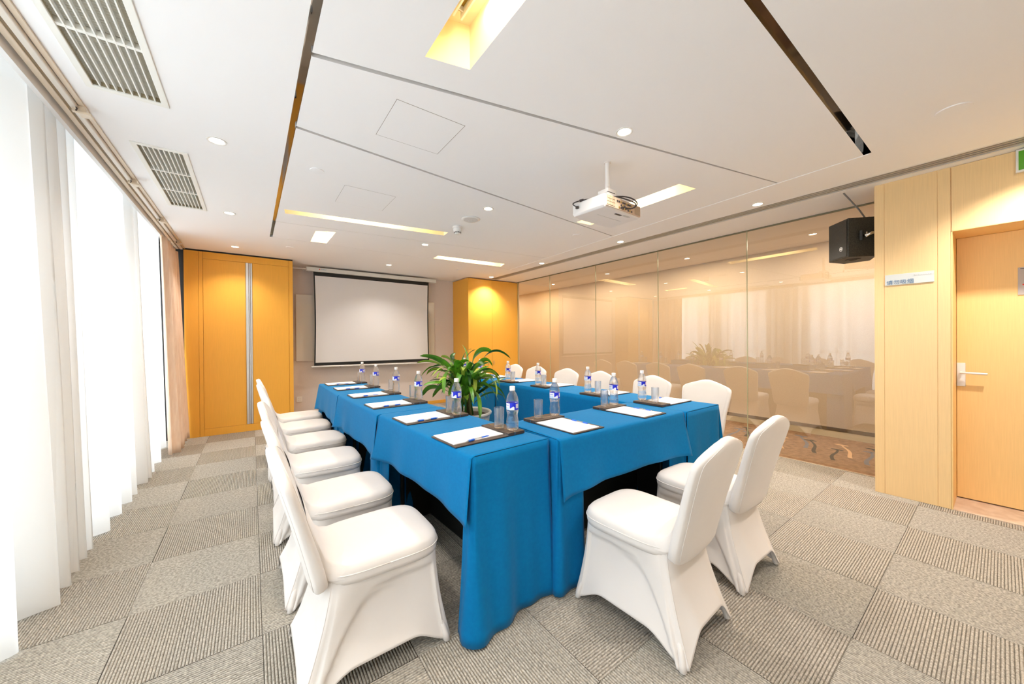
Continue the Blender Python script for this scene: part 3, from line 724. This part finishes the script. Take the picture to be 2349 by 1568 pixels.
def seg(far, near, Wd, seed, lab, flare=0): # origin far outer corner, u towards near
    d = Vector(near)-Vector(far); place_table(*far, math.atan2(d.y, d.x), d.length, Wd, seed, lab, flare)
seg((.690, 2.447), (.748, 1.318), .448, 1, 'window-side row, nearest the camera', .055)
seg((.640, 3.572), (.676, 2.453), .448, 2, 'window-side row, middle')
seg((.632, 4.675), (.636, 3.578), .448, 3, 'window-side row, by the screen')
seg((1.216, 1.282), (2.358, 1.276), .455, 4, 'near table between the two rows')
seg((2.822, 1.255), (2.822, 2.485), .455, 5, 'glass-side row, nearest the camera')
seg((2.822, 2.491), (2.822, 3.575), .455, 6, 'glass-side row, middle')
seg((2.822, 3.581), (2.822, 4.665), .455, 7, 'glass-side row, by the screen')

# ================================================================== PLACE SETTINGS
ZT = TZ+.0025
def make_pad():
    # local: person below, +y inwards, x to the person's right; origin = near left corner, 0.242 x 0.415
    r = empty('leather_pad')
    b = MB(); b.box((0, 0, 0), (.242, .305, .005), LEATHER); b.build('base_board', r, bevel=.0015)
    b = MB(); b.box((.0, .305, 0), (.242, .350, .016), LEATHER); b.build('clip_board', r, bevel=.002)
    b = MB(); b.box((0, .352, 0), (.242, .415, .016), LEATHER); b.build('cup_board', r, bevel=.002)
    b = MB(); b.box((.001, .3498, .001), (.241, .3522, .0168), CHROME); b.box((.001, .3035, .004), (.241, .3055, .0105), CHROME); b.build('metal_edge', r)
    for x in (.068, .178):
        b = MB(); b.lathe([(.030, .0), (.0325, .0006), (.0345, 0)], BLACK, 28, c=(x, .384, .0162), cap=False); b.build('coaster_ring', r)
    return r
def make_paper():
    r = MB(); r.box((0, 0, 0), (.205, .290, .0045), PAPER); return r.build('notepad', bevel=.0006)
def make_pen():
    r = empty('ballpoint_pen')
    b = MB(); b.lathe([(.0008, 0), (.0012, .003), (.0038, .016)], CLEARP, 12); b.build('tip', r, True)
    b = MB(); b.lathe([(.0042, .016), (.0050, .022), (.0050, .048), (.0045, .052)], BLUEP, 12); b.build('grip', r, True, angle=50)
    b = MB(); b.lathe([(.0040, .052), (.0042, .098)], CLEARP, 12); b.build('barrel', r, True)
    b = MB(); b.lathe([(.0044, .098), (.0046, .134), (.0036, .138)], BLUEP, 12); b.lathe([(.0022, .138), (.0022, .146)], BLUEP, 8); b.build('cap', r, True, angle=50)
    b = MB(); b.box((-.0012, .0044, .100), (.0012, .0058, .138), BLUEP); b.build('clip', r)
    return r
def make_glass():
    b = MB(); b.lathe([(.0005, .0), (.0245, .0), (.0262, .002), (.0270, .050), (.0278, .108), (.0272, .1092), (.0266, .108), (.0258, .050), (.0250, .014), (.0220, .0125), (.0005, .0122)], TUMBLER, 28, cap=False)
    return b.build('drinking_glass', smooth=True, angle=50)
def make_bottle():
    r = empty('water_bottle')
    prof = [(.0005, .004), (.010, .003), (.018, .0), (.026, .001), (.0308, .007), (.0318, .014), (.0322, .030), (.0312, .034), (.0322, .038), (.0318, .048), (.0305, .060), (.0285, .070), (.0280, .078), (.0292, .088), (.0312, .096), (.0322, .101), (.0322, .104), (.0312, .106), (.0312, .145), (.0322, .147), (.0322, .152), (.0312, .160), (.0285, .172), (.0240, .184), (.0185, .195), (.0140, .202), (.0128, .206), (.0150, .2075), (.0150, .2090), (.0125, .2095), (.0125, .214)]
    b = MB(); b.lathe(prof, WATER, 32); b.build('bottle_body', r, True)
    b = MB(); n = 48; z0, z1, rr = .1075, .1445, .0320; P = []
    rows_ = 14
    for j in range(rows_+1): P.append([(rr*math.cos(2*PI*i/n), rr*math.sin(2*PI*i/n), z0+(z1-z0)*j/rows_) for i in range(n)])
    b.quadgrid(P, LBLUE, closed_v=True)
    for m in (LWHITE, LSKY, LRED): b.mi(m)
    k = 0
    for j in range(rows_):
        for i in range(n):
            a = i % 24; c = 0
            if a < 10:
                c = 1 if (j < 4+(a*3) % 5 or j > 11) else 1
                if j < 5 and a < 9: c = 2 if (a+j) % 3 else 1
            if 10 <= a < 17: c = 1 if j < 7-(abs(a-14)*1.2) and a < 16 else 0
            if a >= 18 and a < 23: c = 3 if j % 2 and j > 2 else (1 if j > 2 and j < 12 else 0)
            if j == rows_-1: c = 0
            if 2 < a < 9 and j in (8, 9): c = 0 if a % 2 else 1
            b.m[k] = c; k += 1
    b.build('label', r, recalc=False)
    b = MB(); b.lathe([(.0148, .2065), (.0150, .2085), (.0150, .2095), (.0143, .2100), (.0146, .2270), (.0135, .2285), (.0005, .2288)], CAPW, 28, cap=False); b.build('cap', r, True, angle=40)
    return r
protos = {'pad': make_pad(), 'paper': make_paper(), 'pen': make_pen(), 'glass': make_glass(), 'bottle': make_bottle()}; first = {k: True for k in protos}
def take(k):
    if first[k]: first[k] = False; return protos[k]
    return copy_tree(protos[k])
def setting(ox, oy, ang, where, bot, gls, grp):
    """ox,oy: near left corner seen by the seated person; ang: rotation of local +y (inwards)"""
    def W(x, y): return (ox+x*math.cos(ang)-y*math.sin(ang), oy+x*math.sin(ang)+y*math.cos(ang))
    p = take('pad'); p.location = (ox, oy, ZT); p.rotation_euler = (0, 0, ang); tag(p, f'dark brown leather desk pad {where}', 'desk pad', 'leather pads on '+grp)
    q = take('paper'); q.location = (*W(.004, .010), ZT+.0052); q.rotation_euler = (0, 0, ang+R(random.uniform(-.6, .6))); tag(q, f'blank white notepad {where}', 'notepad', 'notepads on '+grp)
    n = take('pen'); x_, y_ = W(.206+random.uniform(-.003, .003), .075+random.uniform(-.01, .01)); n.location = (x_, y_, ZT+.0100)
    n.rotation_euler = (R(-90), 0, ang+R(random.uniform(-5, 6)))
    n.scale = (1.25, 1.25, 1.0)
    tag(n, f'blue and clear ballpoint pen {where}', 'pen', 'pens on '+grp)
    b = take('bottle'); b.location = (*bot, ZT+.0165); b.rotation_euler = (0, 0, random.uniform(-.25, .25)+R(-47)); tag(b, f'blue-labelled water bottle {where}', 'bottle', 'water bottles on '+grp)
    g = take('glass'); g.location = (*gls, ZT+.0168); tag(g, f'empty straight drinking glass {where}', 'drinking glass', 'drinking glasses on '+grp)
# window-side row: person faces +x, local +y -> +x : ang = -90
LS = [((.729, 1.700), (1.112, 1.527), (1.079, 1.605)), ((.708, 2.262), (1.065, 2.075), (1.055, 2.150)), ((.690, 2.885), (1.090, 2.79), (1.072, 2.868)), ((.692, 3.500), (1.090, 3.345), (1.070, 3.42)), ((.680, 4.110), (1.075, 3.965), (1.058, 4.045)), ((.672, 4.610), (1.060, 4.490), (1.045, 4.565))]
for k, (o_, b_, g_) in enumerate(LS):
    setting(*o_, -PI/2+R([3, 3, 2, 1, 0, 0][k]), f'on the window-side tables, {ordn[k]}', b_, g_, 'the window-side tables')
RS = [((2.795, 1.440), (2.474, 1.667), (2.459, 1.545)), ((2.795, 2.000), (2.455, 2.210), (2.461, 2.098)), ((2.800, 2.710), (2.480, 2.935), (2.475, 2.835)), ((2.795, 3.290), (2.455, 3.455), (2.460, 3.365)), ((2.795, 3.90), (2.46, 4.10), (2.46, 4.0)), ((2.795, 4.36), (2.46, 4.54), (2.46, 4.45))]
for k, (o_, b_, g_) in enumerate(RS):
    setting(*o_, PI/2, f'on the glass-side tables, {ordn[k]}', b_, g_, 'the glass-side tables')
setting(1.335, 1.296, R(1), 'on the near table, left place', (1.543, 1.665), (1.410, 1.668), 'the near table')
setting(1.956, 1.296, R(1), 'on the near table, right place', (2.134, 1.672), (2.030, 1.672), 'the near table')

# ================================================================== PLANT
PX, PY = 1.86, 3.42
pl = empty('potted_plant', (PX, PY, 0)); tag(pl, 'large strap-leaved green plant in a white pot in the hollow between the tables', 'plant')
b = MB(); fl_ = []
for r_, z in ((.165, 0), (.185, .02), (.235, .25), (.258, .44), (.262, .47)):
    fl_.append([((r_+.006*math.cos(24*2*PI*i/96)*(z > 0 and z < .45))*math.cos(2*PI*i/96), (r_+.006*math.cos(24*2*PI*i/96)*(z > 0 and z < .45))*math.sin(2*PI*i/96), z) for i in range(96)])
for r_, z in ((.282, .475), (.286, .488), (.280, .498), (.264, .498), (.252, .485), (.246, .44)): fl_.append([(r_*math.cos(2*PI*i/96), r_*math.sin(2*PI*i/96), z) for i in range(96)])
b.loft(fl_, POT, True, False); b.build('pot', pl, True, angle=50)
b = MB(); b.lathe([(.252, .452), (.0005, .462)], SOIL, 40, cap=False); b.build('soil', pl)
leafm = noisy(mat('leaf_green', (.06, .22, .02), .35, coat=.2), (.035, .16, .012), (.17, .44, .02), (1, 1, 1), 5, 3, lo=.3, hi=.7)
leafy = noisy(mat('leaf_yellowgreen', (.20, .33, .03), .4, coat=.15), (.16, .33, .02), (.42, .50, .06), (1, 1, 1), 6, 3, lo=.3, hi=.7)
leafd = noisy(mat('leaf_dark', (.02, .10, .012), .35, coat=.2), (.012, .06, .008), (.04, .16, .015), (1, 1, 1), 6, 3)
for m_ in (leafm, leafy, leafd):
    bs = m_.node_tree.nodes['Principled BSDF']
    bs.inputs['Transmission Weight'].default_value = 0
def leaf(a, b_, c, wd, m, fold=.25, twist=0.0):
    """strap leaf along the quadratic curve a-b-c (local to the plant)"""
    a, b_, c = Vector(a), Vector(b_), Vector(c); q = b_*2-(a+c)/2; n = 14; P = []
    for i in range(n+1):
        t = i/n; p = a*(1-t)**2+q*2*t*(1-t)+c*t*t
        d = (a*(-2*(1-t))+q*(2-4*t)+c*2*t).normalized()
        s = d.cross(Vector((0, 0, 1)))
        s = s.normalized() if s.length > .05 else Vector((1, 0, 0))
        # turn blades a little towards their own outward side
        up = s.cross(d).normalized()
        tw = twist*min(1, t*2.2); s, up = s*math.cos(tw)+up*math.sin(tw), up*math.cos(tw)-s*math.sin(tw)
        w_ = wd*(.22+.78*math.sin(PI*min(1, .10+.86*t)**.9)**.8) if t < .97 else wd*.06
        if t < .12: w_ = wd*.26
        P.append([tuple(p-s*w_+up*w_*fold), tuple(p-s*w_*.5+up*w_*fold*.35), tuple(p), tuple(p+s*w_*.5+up*w_*fold*.35), tuple(p+s*w_+up*w_*fold)])
    bb = MB(); bb.quadgrid(P, m); return bb.build('leaf', pl, True, recalc=False)
LEAVES = [((-0.091, 0.071, 0.891), (-0.253, 0.096, 1.053), (-0.448, 0.145, 1.104), 0.0313, 0),
          ((-0.098, 0.137, 0.917), (-0.245, 0.275, 1.027), (-0.384, 0.408, 1.013), 0.0157, 1),
          ((-0.15, 0.113, 0.903), (-0.277, 0.144, 0.956), (-0.377, 0.155, 0.899), 0.0157, 1),
          ((-0.227, 0.17, 0.976), (-0.315, 0.203, 0.973), (-0.4, 0.234, 0.887), 0.0102, 0),
          ((-0.035, 0.154, 0.918), (-0.067, 0.239, 1.046), (-0.121, 0.34, 1.077), 0.0331, 1),
          ((0.014, 0.117, 0.893), (-0.03, 0.243, 1.044), (0.038, 0.287, 1.12), 0.0253, 2),
          ((0.055, 0.088, 0.918), (0.12, 0.165, 1.086), (0.118, 0.291, 1.219), 0.0096, 0),
          ((-0.014, 0.076, 0.922), (0.058, 0.117, 1.102), (0.161, 0.135, 1.165), 0.012, 2),
          ((-0.028, 0.024, 0.92), (0.046, 0.033, 1.086), (0.145, 0.023, 1.158), 0.0132, 2),
          ((0.045, -0.029, 0.896), (0.145, -0.039, 1.128), (0.296, -0.087, 1.129), 0.0373, 0),
          ((0.159, -0.05, 1.006), (0.316, -0.101, 1.144), (0.488, -0.165, 1.057), 0.0145, 2),
          ((0.03, -0.08, 0.876), (0.124, -0.178, 1.049), (0.186, -0.255, 0.988), 0.0253, 0),
          ((0.089, 0.001, 0.836), (0.253, -0.025, 0.939), (0.417, -0.053, 0.842), 0.0157, 2),
          ((0.113, -0.078, 0.865), (0.226, -0.192, 0.92), (0.274, -0.258, 0.764), 0.0229, 1),
          ((0.073, -0.111, 0.817), (0.149, -0.29, 0.879), (0.139, -0.407, 0.695), 0.0253, 1),
          ((0.067, -0.107, 0.772), (0.106, -0.291, 0.79), (0.123, -0.458, 0.654), 0.0313, 0),
          ((0.112, -0.078, 0.751), (0.25, -0.24, 0.756), (0.299, -0.339, 0.594), 0.0205, 0),
          ((-0.054, -0.082, 0.671), (-0.039, -0.29, 0.734), (-0.089, -0.452, 0.502), 0.0434, 0),
          ((-0.052, -0.082, 0.853), (-0.028, -0.223, 0.897), (-0.068, -0.318, 0.732), 0.0277, 1),
          ((-0.128, -0.027, 0.906), (-0.252, -0.06, 0.916), (-0.313, -0.14, 0.73), 0.0253, 0),
          ((-0.152, 0.053, 0.92), (-0.257, 0.036, 0.939), (-0.326, -0.006, 0.87), 0.0193, 1),
          ((-0.108, 0.081, 0.656), (-0.174, 0.161, 0.768), (-0.264, 0.257, 0.641), 0.0277, 0),
          ((-0.08, 0.123, 0.667), (-0.247, 0.276, 0.75), (-0.332, 0.368, 0.652), 0.0301, 0),
          ((-0.128, -0.027, 0.9), (-0.126, -0.089, 1.032), (-0.099, -0.171, 1.012), 0.0301, 0),
          ((-0.104, -0.044, 0.865), (-0.091, -0.084, 1.019), (-0.03, -0.159, 1.043), 0.0301, 0),
          ((-0.081, -0.061, 0.841), (-0.07, -0.068, 0.982), (-0.112, -0.037, 1.053), 0.0241, 2),
          ((-0.076, -0.126, 0.835), (-0.045, -0.179, 0.987), (-0.039, -0.215, 1.034), 0.0241, 0),
          ((-0.137, -0.045, 0.89), (-0.194, -0.083, 0.989), (-0.26, -0.116, 0.949), 0.0241, 0),
          ((0.089, 0.063, 0.843), (0.216, 0.094, 0.959), (0.372, 0.104, 1.002), 0.0217, 0),
          ((-0.085, 0.19, 0.931), (-0.091, 0.318, 0.987), (-0.189, 0.513, 0.946), 0.0145, 2)]
for i, (a, b_, c, wd, k) in enumerate(LEAVES):
    side = (Vector(c)-Vector(a)).dot(R2)          # blades turn their upper face outwards, as the weight of the leaf twists them
    leaf(a, b_, c, wd*1.12+.002, (leafm, leafy, leafd)[k], twist=R(48)*(1 if side > 0 else -1)*min(1, abs(side)/.2))
rnd = random.Random(11)
for i in range(64):
    an = rnd.uniform(0, 2*PI); h0 = rnd.uniform(.52, .74); rr = rnd.uniform(.02, .07)
    ln = rnd.uniform(.16, .42); up = rnd.uniform(.12, .30); dz = rnd.uniform(-.10, .16)
    a = (rr*math.cos(an), rr*math.sin(an), h0); bq = ((rr+ln*.5)*math.cos(an), (rr+ln*.5)*math.sin(an), h0+up); c = ((rr+ln)*math.cos(an), (rr+ln)*math.sin(an), h0+up+dz-.05)
    leaf(a, bq, c, rnd.uniform(.021, .036), (leafm, leafd, leafm, leafy, leafd)[i % 5], twist=rnd.uniform(-.6, .6))
stemm = mat('stem_brown', (.16, .13, .04), .6)
for i in range(9):
    an = i*2.4; r0 = .03+.02*(i % 4); b = MB()
    b.tube([(r0*math.cos(an)*1.6, r0*math.sin(an)*1.6, .45), (r0*math.cos(an)*1.1, r0*math.sin(an)*1.1, .62), (r0*math.cos(an)*1.3, r0*math.sin(an)*1.3, .80)], [.013, .011, .008], (stemm, leafd)[i % 2], 8); b.build('stem', pl, True)

# ================================================================== PROJECTOR
def soft(p, k=2):
    for _ in range(k):
        q = [p[0]]
        for a, b_ in zip(p[:-1], p[1:]): q += [tuple(x*.75+y*.25 for x, y in zip(a, b_)), tuple(x*.25+y*.75 for x, y in zip(a, b_))]
        p = q+[p[-1]]
    return p
pr = empty('projector', (2.115, 1.705, 2.50)); tag(pr, 'white ceiling projector hanging on a pole with black cables', 'projector')
pw = mat('projector_white', (.78, .75, .73), .4)
z0, z1 = -.350, -.258
b = MB()
body = [(-.205, -.140), (.215, -.122), (.215, .135), (.165, .150), (-.150, .150), (-.225, .130)]
b.loft([[(x*.96, y*.96, z0) for x, y in body], [(x, y, z0+.014) for x, y in body], [(x, y, z1-.008) for x, y in body], [(x*.97, y*.97, z1) for x, y in body]], pw); b.build('body', pr, bevel=.004)
b = MB(); b.box((-.195, -.1385, z0+.012), (.208, -.128, z1-.006), mat('rear_plate', (.62, .46, .34), .5), Matrix.Rotation(R(2.4), 4, 'Z')); b.build('rear_panel', pr)
b = MB()
for i in range(3): 
    for j in range(3): b.box((-.190+i*.030, -.1415, z0+.020+j*.022), (-.163+i*.030, -.1375, z0+.038+j*.022), mat('vent_tan', (.42, .32, .22), .6), Matrix.Rotation(R(2.4), 4, 'Z'))
b.box((.135, -.1415, z0+.018), (.200, -.1375, z1-.016), MATS['vent_tan'], Matrix.Rotation(R(2.4), 4, 'Z')); b.build('rear_vent', pr)
b = MB(); rnd = random.Random(2)
for i in range(9):
    for j in range(3):
        if rnd.random() < .8: b.box((-.080+i*.021, -.143, z0+.020+j*.020), (-.068+i*.021, -.137, z0+.030+j*.020), (INK, mat('brass', (.6, .42, .12), .3, .8), INK)[(i+j) % 3], Matrix.Rotation(R(2.4), 4, 'Z'))
b.build('port', pr)
b = MB(); b.tube(soft([(-.03, -.150, z0+.03), (.06, -.165, z0+.028), (.105, -.180, z0+.06), (.105, -.175, z1-.0), (.04, -.15, z1+.025), (-.06, -.10, z1+.020), (-.12, -.05, z1+.012)]), .0048, INK, 8); b.build('cable', pr, True)
b = MB(); b.tube(soft([(.01, -.150, z0+.022), (.085, -.170, z0+.04), (.100, -.175, z0+.075), (.03, -.165, z0+.085), (-.08, -.13, z1+.008), (-.12, -.06, z1+.012)]), .0045, INK, 8); b.build('cable', pr, True)
b = MB(); b.tube(soft([(-.232, .075, z0+.055), (-.255, .085, z0+.060), (-.262, .100, z0+.080), (-.225, .060, z1+.005), (-.15, -.03, z1+.012), (-.10, -.07, z1+.010)]), .004, INK, 8); b.tube([(-.226, .062, z1+.003), (-.208, .040, z1+.007)], .0085, INK, 10); b.lathe([(.012, 0), (.012, .014)], INK, 14, c=(-.232, .080, z0+.045)); b.build('power_cable', pr, True)
b = MB(); b.box((-.03, -.10, z0-.003), (.035, -.085, z0), INK); b.box((.045, -.11, z0-.0015), (.12, -.09, z0), mat('label_grey', (.55, .53, .50), .6)); b.box((-.12, -.01, z0-.001), (.14, -.008, z0), MATS['label_grey']); b.build('underside_label', pr)
b = MB(); b.lathe([(.028, 0), (.028, .030), (.022, .034)], INK, 20); b.build('lens', pr, loc=(.05, .150, z0+.048), rot=(-PI/2, 0, 0))
b = MB(); b.box((-.135, -.115, -.258), (-.045, -.030, -.222), pw); b.box((-.137, -.117, -.226), (-.043, -.028, -.200), pw); b.box((-.139, -.118, -.228), (-.06, -.110, -.224), INK)
b.box((-.20, .03, -.258), (-.06, .060, -.245), pw); b.box((-.03, .03, -.258), (.12, .06, -.245), pw); b.build('mount_bracket', pr, bevel=.002)
b = MB(); b.lathe([(.0165, -.205), (.0165, -.001)], pw, 20, c=(-.090, -.075, 0)); b.build('pole', pr, True, angle=50)
b = MB(); b.lathe([(.024, -.006), (.024, 0)], pw, 20, c=(-.090, -.075, 0)); b.tube([(-.108, -.085, -.185), (-.098, -.095, -.185)], .006, CHROME, 8); b.build('pole_flange', pr)

# ================================================================== LOUDSPEAKER by the column
ls = empty('wall_loudspeaker', (4.15, .78, 1.955)); tag(ls, 'black wedge-shaped loudspeaker hung high beside the column', 'loudspeaker')
pl_ = [(0, 0), (.170, .165), (.36, .10), (.36, -.08), (.14, -.155)]; T = .335
b = MB(); b.loft([[(x, y, .0) for x, y in pl_], [(x, y, T) for x, y in pl_]], SPK); b.build('cabinet', ls, bevel=.006)
b = MB(); n_ = Vector((-.70, .71, 0)).normalized(); d_ = Vector((.170, .165, 0)).normalized()
def onface(s, z, off): return tuple(d_*s+n_*off+Vector((0, 0, z)))
b.poly([onface(.012, .014, .004), onface(.225, .014, .004), onface(.225, T-.014, .004), onface(.012, T-.014, .004)], noisy(mat('grille_cloth', (.05, .047, .04), .8), (.03, .028, .024), (.075, .07, .06), (1, 1, 1), 500, 2)); b.build('grille', ls, recalc=False)
b = MB()
for r0, r1 in ((.019, .015), (.009, .005)):
    P = [[onface(.075+r0*math.cos(a), .085+r0*math.sin(a), .006) for a in [2*PI*k/24 for k in range(24)]], [onface(.075+r1*math.cos(a), .085+r1*math.sin(a), .006) for a in [2*PI*k/24 for k in range(24)]]]
    b.quadgrid(P, mat('logo_white', (.85, .84, .80), .5), closed_v=True)
b.poly([onface(.062, .083, .006), onface(.088, .083, .006), onface(.088, .088, .006), onface(.062, .088, .006)], MATS['logo_white']); b.build('logo', ls, recalc=False)
b = MB(); b.lathe([(.050, 0), (.052, -.003), (.030, -.004), (.022, .002)], SPK, 24, c=(.17, .0, .0)); b.build('bottom_socket', ls)
b = MB(); b.box((.035, -.083, .135), (.095, -.066, .215), BLACK, Matrix.Rotation(R(0), 4, 'Z')); b.build('bracket_plate', ls)
b = MB(); b.tube([(.060, -.080, .175), (.052, -.110, .172), (.060, -.135, .185), (.075, -.160, .190)], [.010, .014, .012, .009], CHROME, 12); b.tube([(.052, -.105, .155), (.052, -.105, .20)], .007, CHROME, 10); b.build('swivel_arm', ls, True)
b = MB(); b.tube([(-.045, .02, ZC-1.955), (.045, -.06, .40), (.10, -.09, .33)], .006, ROD, 8); b.build('hanging_rod', ls)
